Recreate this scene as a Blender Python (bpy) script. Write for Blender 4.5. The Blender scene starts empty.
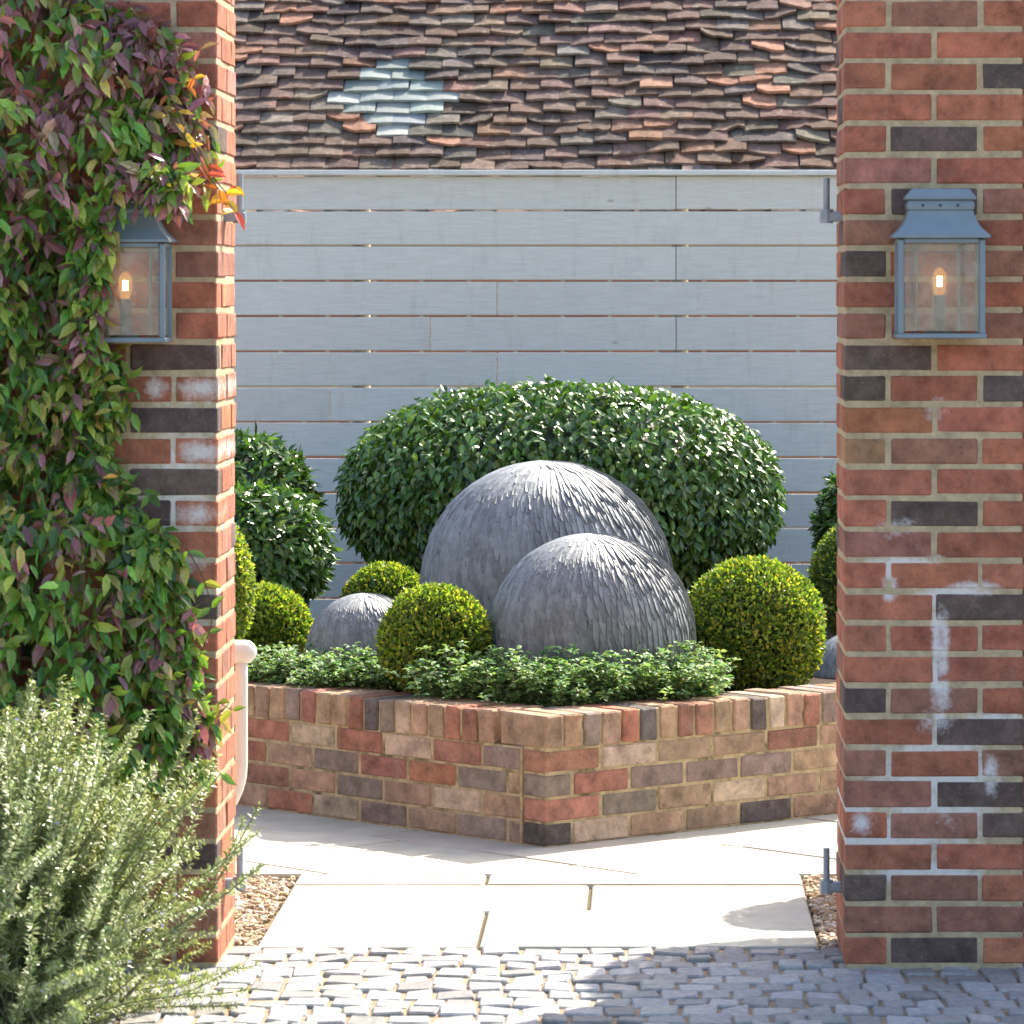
import bpy, math, random
import numpy as np
R = math.radians
rng = np.random.default_rng(7)
random.seed(7)
scene = bpy.context.scene
col = scene.collection

# ------------------------------------------------------------------ camera
F = 4082.0            # focal length in pixels of a 1024 px wide frame
CX, CY = 650.0, 290.0 # principal point (level lens with shift)
CAMY, CAMZ = -10.0, 1.66
cam_d = bpy.data.cameras.new('camera'); cam = bpy.data.objects.new('camera', cam_d)
col.objects.link(cam); scene.camera = cam
cam.location = (0, CAMY, CAMZ); cam.rotation_euler = (R(90), 0, 0)
cam_d.sensor_width = 36; cam_d.lens = 36 * F / 1024
cam_d.shift_x = -(CX - 512) / 1024; cam_d.shift_y = -(512 - CY) / 1024
cam_d.clip_start = 0.1; cam_d.clip_end = 2000
cam_d.dof.use_dof = True; cam_d.dof.focus_distance = 13.0; cam_d.dof.aperture_fstop = 13.0

def PX(px, py, d):
    return np.array([(px - CX) * d / F, CAMY + d, CAMZ - (py - CY) * d / F])

# ------------------------------------------------------------------ materials
def newmat(name):
    m = bpy.data.materials.new(name); m.use_nodes = True
    nt = m.node_tree; nt.nodes.clear()
    out = nt.nodes.new('ShaderNodeOutputMaterial')
    return m, nt, out

class N:
    """small node helper"""
    def __init__(s, nt): s.nt = nt
    def new(s, t, **kw):
        n = s.nt.nodes.new(t)
        for k, v in kw.items(): setattr(n, k, v)
        return n
    def link(s, a, b): s.nt.links.new(a, b)
    def put(s, sock, v):
        if hasattr(v, 'is_output') or isinstance(v, bpy.types.NodeSocket): s.link(v, sock)
        else:
            if isinstance(v, (tuple, list)) and len(v) == 3 and sock.type == 'RGBA': v = (*v, 1)
            sock.default_value = v
    def noise(s, vec, scale, detail=4, rough=.55, dim='3D'):
        n = s.new('ShaderNodeTexNoise'); n.inputs['Scale'].default_value = scale
        n.inputs['Detail'].default_value = detail; n.inputs['Roughness'].default_value = rough
        if vec is not None: s.link(vec, n.inputs['Vector'])
        return n.outputs['Fac']
    def ramp(s, fac, stops):
        n = s.new('ShaderNodeValToRGB'); e = n.color_ramp.elements
        while len(e) < len(stops): e.new(.5)
        for el, (p, c) in zip(e, stops):
            el.position = p
            el.color = (c, c, c, 1) if not isinstance(c, (tuple, list)) else (*c, 1)
        s.link(fac, n.inputs[0]); return n.outputs[0]
    def mix(s, fac, a, b, mode='MIX'):
        n = s.new('ShaderNodeMix', data_type='RGBA', blend_type=mode)
        s.put(n.inputs[0], fac); s.put(n.inputs[6], a); s.put(n.inputs[7], b)
        return n.outputs[2]
    def math(s, op, a, b=0.0, clamp=False):
        n = s.new('ShaderNodeMath', operation=op, use_clamp=clamp)
        s.put(n.inputs[0], a); s.put(n.inputs[1], b); return n.outputs[0]
    def pos(s): return s.new('ShaderNodeNewGeometry').outputs['Position']
    def attr(s): return s.new('ShaderNodeAttribute', attribute_name='Col').outputs['Color']
    def mapping(s, vec, scale):
        n = s.new('ShaderNodeMapping'); n.inputs['Scale'].default_value = scale
        s.link(vec, n.inputs['Vector']); return n.outputs[0]
    def bump(s, h, strength, dist=.01):
        n = s.new('ShaderNodeBump'); n.inputs['Strength'].default_value = strength
        n.inputs['Distance'].default_value = dist; s.link(h, n.inputs['Height']); return n.outputs[0]
    def bsdf(s, base, rough=.8, spec=.3, normal=None, metallic=0.0):
        b = s.new('ShaderNodeBsdfPrincipled')
        s.put(b.inputs['Base Color'], base); s.put(b.inputs['Roughness'], rough)
        b.inputs['Specular IOR Level'].default_value = spec; b.inputs['Metallic'].default_value = metallic
        if normal is not None: s.link(normal, b.inputs['Normal'])
        return b

def stains(n, p, ells):
    """soft-edged mineral bloom patches: list of (x, z, rx, rz, amount) in world metres"""
    acc = None
    wob = n.noise(p, 34, 7, .78)
    for (x, z, rx, rz, a) in ells:
        sub = n.new('ShaderNodeVectorMath', operation='SUBTRACT'); n.link(p, sub.inputs[0]); sub.inputs[1].default_value = (x, 0, z)
        mul = n.new('ShaderNodeVectorMath', operation='MULTIPLY'); n.link(sub.outputs[0], mul.inputs[0]); mul.inputs[1].default_value = (1 / rx, 0, 1 / rz)
        ln = n.new('ShaderNodeVectorMath', operation='LENGTH'); n.link(mul.outputs[0], ln.inputs[0])
        v = n.math('SUBTRACT', 1.4, ln.outputs['Value'])
        v = n.math('MULTIPLY', v, a, True)
        acc = v if acc is None else n.math('MAXIMUM', acc, v)
    big = n.noise(p, 11, 3)
    t = n.math('ADD', n.math('MULTIPLY', acc, .5), n.math('ADD', n.math('MULTIPLY', wob, 1.15), n.math('MULTIPLY', big, .35)))
    w = n.ramp(n.math('MULTIPLY', t, .7), [(.62, 0.0), (.88, .85)])
    return n.math('MULTIPLY', n.math('MULTIPLY', acc, 4.0, True), w, True)

def brick_mat(name, ells=None, dirt=.25, mossy=False):
    m, nt, out = newmat(name); n = N(nt); p = n.pos(); c = n.attr()
    f1 = n.ramp(n.noise(p, 14, 5, .65), [(.3, .52), (.7, 1.38)])
    c1 = n.mix(1.0, c, f1, 'MULTIPLY')
    sp = n.ramp(n.noise(p, 70, 5, .7), [(.56, 0.0), (.72, 1.0)])
    c2 = n.mix(n.math('MULTIPLY', sp, .62), c1, (.06, .04, .045))
    lg = n.ramp(n.noise(p, 130, 3, .6), [(.60, 0.0), (.75, 1.0)])
    c2 = n.mix(n.math('MULTIPLY', lg, .4), c2, (.5, .38, .3))
    bl = n.ramp(n.noise(p, 30, 6, .7), [(.52, 0.0), (.75, 1.0)])
    c2 = n.mix(n.math('MULTIPLY', bl, dirt), c2, (.46, .36, .30))
    if ells:
        c2 = n.mix(stains(n, p, ells), c2, (.80, .78, .77))
    if mossy:
        ms = n.ramp(n.noise(p, 9, 5, .7), [(.58, 0.0), (.70, 1.0)])
        c2 = n.mix(n.math('MULTIPLY', ms, .5), c2, (.10, .10, .05))
    h = n.noise(p, 90, 6, .75); h2 = n.noise(p, 18, 3)
    hh = n.math('ADD', h, h2)
    b = n.bsdf(c2, .88, .25, n.bump(hh, 1.0, .008)); n.link(b.outputs[0], out.inputs[0]); return m

def mortar_mat(name, ells=None, base=(.58, .47, .30), moss=False):
    m, nt, out = newmat(name); n = N(nt); p = n.pos()
    c = n.mix(n.ramp(n.noise(p, 25, 5, .7), [(.3, 0.), (.7, 1.)]), tuple(x * .62 for x in base), tuple(min(1, x * 1.2) for x in base))
    if ells: c = n.mix(stains(n, p, ells), c, (.84, .82, .79))
    if moss:
        ms = n.ramp(n.noise(p, 7, 5, .7), [(.5, 0.0), (.64, 1.0)])
        c = n.mix(n.math('MULTIPLY', ms, .8), c, (.07, .065, .03))
    b = n.bsdf(c, .95, .15, n.bump(n.noise(p, 160, 5, .8), .9, .006)); n.link(b.outputs[0], out.inputs[0]); return m

def leaf_mat(name, rough=.42, spec=.5, trans=.32, tcol=(1.25, 1.3, .55)):
    m, nt, out = newmat(name); n = N(nt); c = n.attr(); p = n.pos()
    v = n.ramp(n.noise(p, 160, 3), [(.3, .8), (.7, 1.15)])
    c = n.mix(1.0, c, v, 'MULTIPLY')
    b = n.bsdf(c, rough, spec)
    t = n.new('ShaderNodeBsdfTranslucent'); n.link(n.mix(1.0, c, tcol, 'MULTIPLY'), t.inputs[0])
    mx = n.new('ShaderNodeMixShader'); mx.inputs[0].default_value = trans
    n.link(b.outputs[0], mx.inputs[1]); n.link(t.outputs[0], mx.inputs[2]); n.link(mx.outputs[0], out.inputs[0]); return m

def plain_mat(name, c, rough=.6, spec=.4, metallic=0.0, var=.12, scale=30, bump=.15):
    m, nt, out = newmat(name); n = N(nt); p = n.pos()
    f = n.ramp(n.noise(p, scale, 5, .65), [(.3, 1 - var), (.7, 1 + var)])
    b = n.bsdf(n.mix(1.0, c, f, 'MULTIPLY'), rough, spec, n.bump(n.noise(p, scale * 4, 4), bump, .004), metallic)
    n.link(b.outputs[0], out.inputs[0]); return m

def attr_mat(name, rough=.8, spec=.3, scale=30, var=.25, bump=.5, dist=.006, speck=None, bscale=None):
    m, nt, out = newmat(name); n = N(nt); p = n.pos(); c = n.attr()
    f = n.ramp(n.noise(p, scale, 6, .7), [(.3, 1 - var), (.7, 1 + var)])
    c = n.mix(1.0, c, f, 'MULTIPLY')
    if speck:
        s = n.ramp(n.noise(p, speck[0], 5, .7), [(speck[1], 0.), (speck[1] + .1, 1.)])
        c = n.mix(n.math('MULTIPLY', s, speck[2]), c, speck[3])
    b = n.bsdf(c, rough, spec, n.bump(n.noise(p, bscale or scale * 3, 6, .7), bump, dist)); n.link(b.outputs[0], out.inputs[0]); return m

# ------------------------------------------------------------------ mesh helpers
def world_loc(o):
    p = np.zeros(3)
    while o is not None: p = p + np.array(o.location); o = o.parent
    return p
class Acc:
    """collects vertices, quads, triangles and a colour per vertex; links ONE mesh object"""
    def __init__(s): s.v = []; s.q = []; s.t = []; s.c = []; s.n = 0
    def add(s, v, q=None, t=None, c=(.5, .5, .5)):
        v = np.asarray(v, float).reshape(-1, 3)
        if q is not None and len(q): s.q.append(np.asarray(q, int).reshape(-1, 4) + s.n)
        if t is not None and len(t): s.t.append(np.asarray(t, int).reshape(-1, 3) + s.n)
        c = np.asarray(c, float)
        if c.ndim == 1: c = np.tile(c, (len(v), 1))
        s.v.append(v); s.c.append(c); s.n += len(v)
    def build(s, name, mat, parent=None, smooth=False, origin=None):
        v = np.concatenate(s.v); c = np.concatenate(s.c)
        org = world_loc(parent) if parent is not None else (np.array(origin) if origin is not None else np.zeros(3))
        v = v - org
        q = np.concatenate(s.q) if s.q else np.zeros((0, 4), int)
        t = np.concatenate(s.t) if s.t else np.zeros((0, 3), int)
        me = bpy.data.meshes.new(name)
        me.vertices.add(len(v)); me.vertices.foreach_set('co', v.astype(np.float32).ravel())
        nl = q.size + t.size
        me.loops.add(nl); me.loops.foreach_set('vertex_index', np.concatenate([q.ravel(), t.ravel()]).astype(np.int32))
        me.polygons.add(len(q) + len(t))
        ls = np.concatenate([np.arange(len(q)) * 4, q.size + np.arange(len(t)) * 3]).astype(np.int32)
        me.polygons.foreach_set('loop_start', ls)
        me.polygons.foreach_set('use_smooth', np.full(len(ls), bool(smooth)))
        me.update(calc_edges=True)
        ca = me.color_attributes.new('Col', 'FLOAT_COLOR', 'POINT')
        ca.data.foreach_set('color', np.concatenate([c, np.ones((len(c), 1))], 1).astype(np.float32).ravel())
        me.validate()
        me.materials.append(mat)
        o = bpy.data.objects.new(name, me); col.objects.link(o)
        if parent is not None: o.parent = parent
        else: o.location = org
        return o

_S = np.array([(x, y, z) for x in (-1, 1) for y in (-1, 1) for z in (-1, 1)], float)
def _cham_faces():
    quads, tris = [], []
    idx = lambda i, k: i * 3 + k
    for k in range(3):
        a, b = [j for j in range(3) if j != k]
        for s in (-1, 1):
            ids = {(_S[i][a], _S[i][b]): i for i in range(8) if _S[i][k] == s}
            o = [ids[(-1, -1)], ids[(1, -1)], ids[(1, 1)], ids[(-1, 1)]]
            f = [idx(i, k) for i in o]
            nrm = np.cross(np.eye(3)[a], np.eye(3)[b])[k] * s
            quads.append(f if nrm > 0 else f[::-1])
    for i in range(8):
        for k in range(3):
            j = i ^ (4 >> k)
            if j > i:
                a, b = [m for m in range(3) if m != k]
                quads.append([idx(i, a), idx(j, a), idx(j, b), idx(i, b)])
        tris.append([idx(i, 0), idx(i, 1), idx(i, 2)])
    return np.array(quads), np.array(tris)
_CQ, _CT = _cham_faces()
# fix orientation of chamfer faces with a unit test box
def _cham_v(half, c):
    v = np.zeros((8, 3, 3))
    for k in range(3):
        h = half - c; h = np.array([h[j] if j != k else half[j] for j in range(3)])
        v[:, k, :] = _S * h
    return v.reshape(-1, 3)
_tv = _cham_v(np.ones(3), .2)
for F_ in (_CQ, _CT):
    for i, f in enumerate(F_):
        nn = np.cross(_tv[f[1]] - _tv[f[0]], _tv[f[2]] - _tv[f[0]])
        if nn @ _tv[f].mean(0) < 0: F_[i] = f[::-1]
def rotz(a):
    c, s = math.cos(a), math.sin(a); return np.array([[c, -s, 0], [s, c, 0], [0, 0, 1]])
def rotx(a):
    c, s = math.cos(a), math.sin(a); return np.array([[1, 0, 0], [0, c, -s], [0, s, c]])
def roty(a):
    c, s = math.cos(a), math.sin(a); return np.array([[c, 0, s], [0, 1, 0], [-s, 0, c]])
def box(acc, center, size, cham=.003, M=None, c=(.5, .5, .5), jit=0.0):
    v = _cham_v(np.asarray(size, float) / 2, cham)
    if jit:
        cj = rng.normal(0, jit, (8, 3)); v = v + np.repeat(cj, 3, 0)
    if M is not None: v = v @ np.asarray(M).T
    acc.add(v + np.asarray(center), _CQ, _CT, c)
def tube(acc, pts, rad, seg=10, c=(.5, .5, .5), caps=True, squash=None):
    pts = np.asarray(pts, float); rad = np.broadcast_to(np.asarray(rad, float), (len(pts),))
    tang = np.gradient(pts, axis=0); tang /= np.linalg.norm(tang, axis=1)[:, None] + 1e-12
    up = np.array([0, 0, 1.]) if abs(tang[0][2]) < .9 else np.array([1., 0, 0])
    rings = []
    for p, t, r in zip(pts, tang, rad):
        a = np.cross(t, up); a /= np.linalg.norm(a) + 1e-12; b = np.cross(t, a); up = np.cross(a, t) if abs(a @ a) > 0 else up
        an = np.arange(seg) * 2 * np.pi / seg
        rings.append(p + r * (np.cos(an)[:, None] * a + np.sin(an)[:, None] * b))
    v = np.concatenate(rings); n = len(pts); q = []
    for i in range(n - 1):
        for j in range(seg):
            q.append([i * seg + j, (i + 1) * seg + j, (i + 1) * seg + (j + 1) % seg, i * seg + (j + 1) % seg])
    t = []
    if caps:
        v = np.concatenate([v, pts[:1], pts[-1:]])
        for j in range(seg):
            t.append([n * seg, j, (j + 1) % seg]); t.append([n * seg + 1, (n - 1) * seg + (j + 1) % seg, (n - 1) * seg + j])
    acc.add(v, q, t, c)
def lathe(acc, center, prof, seg=32, c=(.5, .5, .5)):
    prof = np.asarray(prof, float); an = np.arange(seg) * 2 * np.pi / seg
    v = np.stack([np.outer(prof[:, 0], np.cos(an)), np.outer(prof[:, 0], np.sin(an)), np.repeat(prof[:, 1][:, None], seg, 1)], -1).reshape(-1, 3)
    q = [[i * seg + j, i * seg + (j + 1) % seg, (i + 1) * seg + (j + 1) % seg, (i + 1) * seg + j] for i in range(len(prof) - 1) for j in range(seg)]
    acc.add(v + np.asarray(center), q, None, c)
def loft_rect(acc, center, levels, c=(.5, .5, .5), cap=True):
    """levels: (z, half_x, half_y)"""
    v = []
    for z, hx, hy in levels: v += [(-hx, -hy, z), (hx, -hy, z), (hx, hy, z), (-hx, hy, z)]
    q = []
    for i in range(len(levels) - 1):
        for j in range(4): q.append([i * 4 + j, i * 4 + (j + 1) % 4, (i + 1) * 4 + (j + 1) % 4, (i + 1) * 4 + j])
    if cap:
        q.append([3, 2, 1, 0]); k = (len(levels) - 1) * 4; q.append([k, k + 1, k + 2, k + 3])
    acc.add(np.array(v) + np.asarray(center), q, None, c)
def unit(v): return v / (np.linalg.norm(v, axis=-1, keepdims=True) + 1e-12)
BIG = np.array([(0, 0, 0), (-.42, .25, .12), (0, .25, 0), (.42, .25, .12), (-.42, .6, .10), (0, .6, -.05), (.42, .6, .10), (0, 1, -.30)])
BIGQ = np.array([(1, 2, 5, 4), (2, 3, 6, 5)]); BIGT = np.array([(0, 2, 1), (0, 3, 2), (4, 5, 7), (5, 6, 7)])
SML = np.array([(0, 0, 0), (-.5, .5, .14), (.5, .5, .14), (0, 1, -.1)]); SMLT = np.array([(0, 2, 3), (0, 3, 1)])
def leaves(acc, pos, axis, nrm, L, W, colr, small=False):
    pos = np.asarray(pos, float); n = len(pos)
    if n == 0: return
    axis = unit(np.asarray(axis, float)); side = unit(np.cross(axis, nrm)); nn = np.cross(side, axis)
    T = SML if small else BIG
    L = np.broadcast_to(L, (n,)); W = np.broadcast_to(W, (n,))
    v = (pos[:, None, :] + T[None, :, 0, None] * (side * W[:, None])[:, None, :] + T[None, :, 1, None] * (axis * L[:, None])[:, None, :]
         + T[None, :, 2, None] * (nn * W[:, None])[:, None, :])
    k = len(T); off = (np.arange(n) * k)[:, None, None]
    tr = ((SMLT if small else BIGT)[None] + off).reshape(-1, 3)
    qd = None if small else (BIGQ[None] + off).reshape(-1, 4)
    acc.add(v.reshape(-1, 3), qd, tr, np.repeat(np.broadcast_to(colr, (n, 3)), k, 0))
def pick(pal, n, var=.18, hue=.08):
    cols = np.array([c for _, c in pal], float); w = np.array([a for a, _ in pal], float); w /= w.sum()
    c = cols[rng.choice(len(cols), n, p=w)]
    return np.clip(c * rng.lognormal(0, var, (n, 1)) * rng.lognormal(0, hue, (n, 3)), .004, .95)
def rdir(n): return unit(rng.normal(0, 1, (n, 3)))

def tag(o, label=None, cat=None, group=None, kind=None):
    if label: o['label'] = label
    if cat: o['category'] = cat
    if group: o['group'] = group
    if kind: o['kind'] = kind
    return o
def thing(name, loc, label, cat, group=None):
    o = bpy.data.objects.new(name, None); o.empty_display_size = .1; col.objects.link(o); o.location = tuple(loc)
    return tag(o, label, cat, group)

# ------------------------------------------------------------------ world and sun
SUN_EL, SUN_AZ = R(44), R(33)      # azimuth from +Y towards +X
w = bpy.data.worlds.new('World'); scene.world = w; w.use_nodes = True
bg = w.node_tree.nodes['Background']
sky = w.node_tree.nodes.new('ShaderNodeTexSky'); sky.sky_type = 'NISHITA'; sky.sun_disc = False
sky.sun_elevation = SUN_EL; sky.sun_rotation = SUN_AZ; sky.air_density = 1.0; sky.dust_density = 3.0; sky.ozone_density = .6
w.node_tree.links.new(sky.outputs[0], bg.inputs[0]); bg.inputs[1].default_value = 0.15
sd = bpy.data.lights.new('sun', 'SUN'); so = bpy.data.objects.new('sun', sd); col.objects.link(so)
sd.energy = 4.4; sd.angle = R(.5); sd.color = (1, .91, .77)
so.rotation_euler = (R(90) - SUN_EL, 0, -SUN_AZ + math.pi)
# point the lamp: light travels along -Z of the lamp
from mathutils import Vector
sv = Vector((math.sin(SUN_AZ) * math.cos(SUN_EL), math.cos(SUN_AZ) * math.cos(SUN_EL), math.sin(SUN_EL)))
so.rotation_euler = sv.to_track_quat('Z', 'Y').to_euler(); so.location = (4, 8, 9)
vs = scene.view_settings; vs.view_transform = 'Standard'; vs.look = 'None'; vs.gamma = 1; vs.exposure = 1.56

# ------------------------------------------------------------------ ground
g = Acc(); g.add([(-600, -600, -.06), (600, -600, -.06), (600, 900, -.06), (-600, 900, -.06)], [[0, 1, 2, 3]], None, (.16, .13, .09))
tag(g.build('ground', plain_mat('earth', (.16, .13, .09), .95, .1, 0, .3, 6, .6)), kind='structure')

PATH_L, PATH_R, PATH_Y0, PATIO_Y0 = -1.0, .432, .31, 1.60
# setts
cob = Acc(); y = -5.0
mcob = attr_mat('granite', .82, .3, 45, .28, .7, .006, (120, .58, .4, (.08, .085, .09)), 70)
row = 0; rowh = .106
nrows = int((PATH_Y0 + 5.0) / rowh); y = PATH_Y0 - nrows * rowh
for r_ in range(nrows):
    yy = y + r_ * rowh; x = -3.2 + random.uniform(0, .1)
    while x < 2.6:
        wd = random.uniform(.066, .104)
        d = rowh - random.uniform(.004, .012)
        b = np.array([.315, .32, .32]) * random.uniform(.62, 1.1) * np.array([random.uniform(.98, 1.05), 1, random.uniform(.95, 1.04)])
        hz = random.gauss(0, .002)
        box(cob, (x + wd / 2, yy + rowh / 2 + random.gauss(0, .004), -.03 + hz), (wd - random.uniform(.006, .012), d, .06), .0042, rotz(random.gauss(0, .025)) @ rotx(random.gauss(0, .02)) @ roty(random.gauss(0, .02)), b, .0025)
        x += wd
tag(cob.build('cobbled_paving', mcob), kind='structure')
bed = Acc(); bed.add([(-3.4, -5.2, -.007), (2.8, -5.2, -.007), (2.8, PATH_Y0 - .004, -.007), (-3.4, PATH_Y0 - .004, -.007)], [[0, 1, 2, 3]])
tag(bed.build('paving_joint_sand', plain_mat('joint_sand', (.30, .23, .16), .95, .1, 0, .3, 60, .8)), kind='structure')

# sandstone slabs
def clip(poly, a, b, c):     # keep a*x+b*y>=c
    out = []
    for i in range(len(poly)):
        p, q = poly[i], poly[(i + 1) % len(poly)]
        dp, dq = a * p[0] + b * p[1] - c, a * q[0] + b * q[1] - c
        if dp >= 0: out.append(p)
        if dp * dq < 0:
            t = dp / (dp - dq); out.append((p[0] + t * (q[0] - p[0]), p[1] + t * (q[1] - p[1])))
    return out
slab = Acc()
def add_slab(poly, tone):
    n = len(poly)
    if n < 3: return
    z = random.gauss(0, .0012); P = np.array(poly); ctr = P.mean(0)
    inner = ctr + (P - ctr) * (1 - .006 / np.maximum(np.linalg.norm(P - ctr, axis=1), .02))[:, None]
    v = [(p[0], p[1], z) for p in inner] + [(p[0], p[1], z - .005) for p in P] + [(p[0], p[1], -.05) for p in P]
    v += [(ctr[0], ctr[1], z)]
    q = []; t = []
    for i in range(n):
        j = (i + 1) % n
        q.append([n + i, n + j, j, i]); q.append([2 * n + i, 2 * n + j, n + j, n + i]); t.append([3 * n, i, j])
    slab.add(v, q, t, tone)
def tone(): return np.array([.46, .445, .375]) * random.uniform(.84, 1.06) * np.array([random.uniform(.98, 1.04), 1, random.uniform(.94, 1.05)])
J = .0055
def rect(x0, x1, y0, y1): add_slab([(x0 + J, y0 + J), (x1 - J, y0 + J), (x1 - J, y1 - J), (x0 + J, y1 - J)], tone())
def rowslabs(y0, y1, seams):
    s = [PATH_L] + seams + [PATH_R]
    for a, b in zip(s[:-1], s[1:]): rect(a, b, y0, y1)
rowslabs(.31, .92, [-.437])
rowslabs(.92, 1.40, [-.166])
rowslabs(1.40, 1.60, [-.46])
c45 = math.cos(R(45))
for i in range(-9, 10):
    u0 = i * .62 + .11; vpos = -6 + random.uniform(0, .5)
    while vpos < 6:
        ln = random.choice([.6, .75, .9])
        pl = [(u0 + J, vpos + J), (u0 + .62 - J, vpos + J), (u0 + .62 - J, vpos + ln - J), (u0 + J, vpos + ln - J)]
        vpos += ln
        pl = [(-.312 + c45 * (a - b), 2.6 + c45 * (a + b)) for a, b in pl]
        pl = clip(pl, 0, 1, PATIO_Y0 + J); pl = clip(pl, 0, -1, -6.38) if pl else pl
        pl = clip(pl, 1, 0, -3.6) if pl else pl; pl = clip(pl, -1, 0, -3.4) if pl else pl
        if len(pl) >= 3:
            A = abs(sum(pl[k][0] * pl[(k + 1) % len(pl)][1] - pl[(k + 1) % len(pl)][0] * pl[k][1] for k in range(len(pl)))) / 2
            if A > .003: add_slab(pl, tone())
mslab = attr_mat('sandstone', .85, .2, 6, .16, .4, .005, (11, .56, .45, (.40, .33, .25)), 50)
tag(slab.build('stone_paving', mslab), kind='structure')
sj = Acc()
sj.add([(PATH_L, PATH_Y0, -.012), (PATH_R, PATH_Y0, -.012), (PATH_R, PATIO_Y0, -.012), (PATH_L, PATIO_Y0, -.012)], [[0, 1, 2, 3]])
sj.add([(-3.6, PATIO_Y0, -.012), (3.4, PATIO_Y0, -.012), (3.4, 6.38, -.012), (-3.6, 6.38, -.012)], [[0, 1, 2, 3]])
tag(sj.build('paving_joint', plain_mat('slab_joint', (.12, .095, .06), .95, .1, 0, .3, 60, .5)), kind='structure')
# gravel strips
gb = Acc()
for a, b in ((-2.6, PATH_L - .002), (PATH_R + .002, 2.2)):
    gb.add([(a, PATH_Y0, -.025), (b, PATH_Y0, -.025), (b, PATIO_Y0 - .002, -.025), (a, PATIO_Y0 - .002, -.025)], [[0, 1, 2, 3]])
tag(gb.build('gravel_bed', plain_mat('gravel_base', (.28, .21, .13), .95, .1, 0, .3, 80, .8)), kind='structure')
gr = Acc()
def pebble(p, s):
    v = _cham_v(np.array([s * random.uniform(.7, 1.2), s * random.uniform(.7, 1.2), s * .6]) / 2, s * .14)
    M = rotz(random.uniform(0, 6)) @ rotx(random.gauss(0, .4))
    cc = np.array(random.choice([(.42, .31, .18), (.5, .42, .3), (.33, .24, .15), (.55, .5, .42), (.28, .2, .13)])) * random.uniform(.8, 1.15)
    gr.add(v @ M.T + p, _CQ, _CT, cc)
for side in (0, 1):
    for k in range(3800):
        xx = random.uniform(PATH_L - .45, PATH_L - .006) if side == 0 else random.uniform(PATH_R + .006, PATH_R + .4)
        yy = random.uniform(PATH_Y0 + .01, PATIO_Y0 - .01)
        if (xx < -1.05 or xx > .47) and yy < .45: continue
        pebble((xx, yy, -.018 + random.uniform(0, .012)), random.uniform(.009, .019))
tag(gr.build('gravel', attr_mat('pebble', .8, .3, 60, .2, .3)), kind='stuff')

# ------------------------------------------------------------------ brickwork
BR = dict(r=(.46, .168, .100), b=(.36, .165, .11), d=(.145, .102, .09), t=(.42, .235, .125), o=(.48, .18, .09), p=(.40, .18, .13),
          s=(.42, .28, .18), g=(.29, .225, .18), w=(.52, .40, .28), k=(.13, .11, .10), m=(.43, .19, .115), n=(.35, .165, .11))
def bcol(code):
    c = np.array(BR[code]); return c * random.uniform(.86, 1.14) * np.array([random.uniform(.95, 1.05) for _ in range(3)])
COURSE = .0765
RIGHT_FRONT = ['rbr', 'rr', 'rrd', 'rr', 'rdo', 'pr', 'rdb', 'br', 'drb', 'rr', 'prb', 'dr', 'drd', 'or', 'tbr', 'rr', 'rdr', 'pr', 'rrr', 'rd', 'rrr', 'rr', 'dbr', 'rd', 'brb', 'bd', 'rpd', 'rr', 'dbr', 'bb', 'rdr']
LEFT_FRONT = ['rrr', 'rb', 'rrr', 'rr', 'rrd', 'rr', 'rrr', 'rb', 'rrb', 'rr', 'rrr', 'bd', 'rrr', 'dd', 'rrr', 'bd', 'rdr', 'br', 'rrr', 'rd', 'rrr', 'rr', 'rrp', 'rb', 'rdr', 'rr', 'rrb', 'bd', 'rrr', 'bb', 'rrr']
def pier(x0, label, front, ells_b, ells_m, lbl):
    rows = 35
    root = thing('brick_pier', (x0 + .22, .22, 0), lbl, 'gate pier', 'brick gate piers')
    a = Acc(); W = .440; rest = 'rrrrrbbdrpo'
    off_rows = rows - 31
    for r_ in range(rows):
        idx = 30 - r_     # row 30 of the list is the lowest course
        codes = front[idx] if 0 <= idx < 31 else None
        z = r_ * COURSE + .006 + .065 / 2 + .003
        typA = (30 - r_) % 2 == 1
        bricks = []   # cx, cy, sx, sy, code
        def code(i): return codes[i] if codes and i < len(codes) else random.choice(rest)
        if typA:
            bricks += [(.1075, .05125, .215, .1025, code(0)), (.3325, .05125, .215, .1025, code(1)),
                       (.1075, .38875, .215, .1025, random.choice(rest)), (.3325, .38875, .215, .1025, random.choice(rest)),
                       (.05125, .22, .1025, .215, random.choice(rest)), (.38875, .22, .1025, .215, random.choice(rest))]
        else:
            bricks += [(.05125, .1075, .1025, .215, code(0)), (.05125, .3325, .1025, .215, random.choice(rest)),
                       (.38875, .1075, .1025, .215, code(2)), (.38875, .3325, .1025, .215, random.choice(rest)),
                       (.22, .05125, .215, .1025, code(1)), (.22, .38875, .215, .1025, random.choice(rest))]
        for cx, cy, sx, sy, cd in bricks:
            box(a, (x0 + cx + random.gauss(0, .0005), cy + random.gauss(0, .0005), z + random.gauss(0, .0008)),
                (sx + random.gauss(0, .0015), sy, .065 + random.gauss(0, .001)), .0045, rotz(random.gauss(0, .003)), bcol(cd), .0005)
    a.build('brickwork', brick_mat('pier_brick_' + label, ells_b, .22), root)
    m = Acc(); box(m, (x0 + .22, .22, rows * COURSE / 2 - .02), (W - .006, W - .006, rows * COURSE + .04), .004)
    m.build('mortar', mortar_mat('pier_mortar_' + label, ells_m), root)
    cp = Acc(); zt = rows * COURSE + .004
    loft_rect(cp, (x0 + .22, .22, zt), [(0, .25, .25), (.055, .25, .25), (.06, .245, .245), (.11, .06, .06)], (.5, .46, .4))
    cp.build('coping_stone', attr_mat('cap_stone_' + label, .85, .2, 12, .15, .4), root)
    return root
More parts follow.
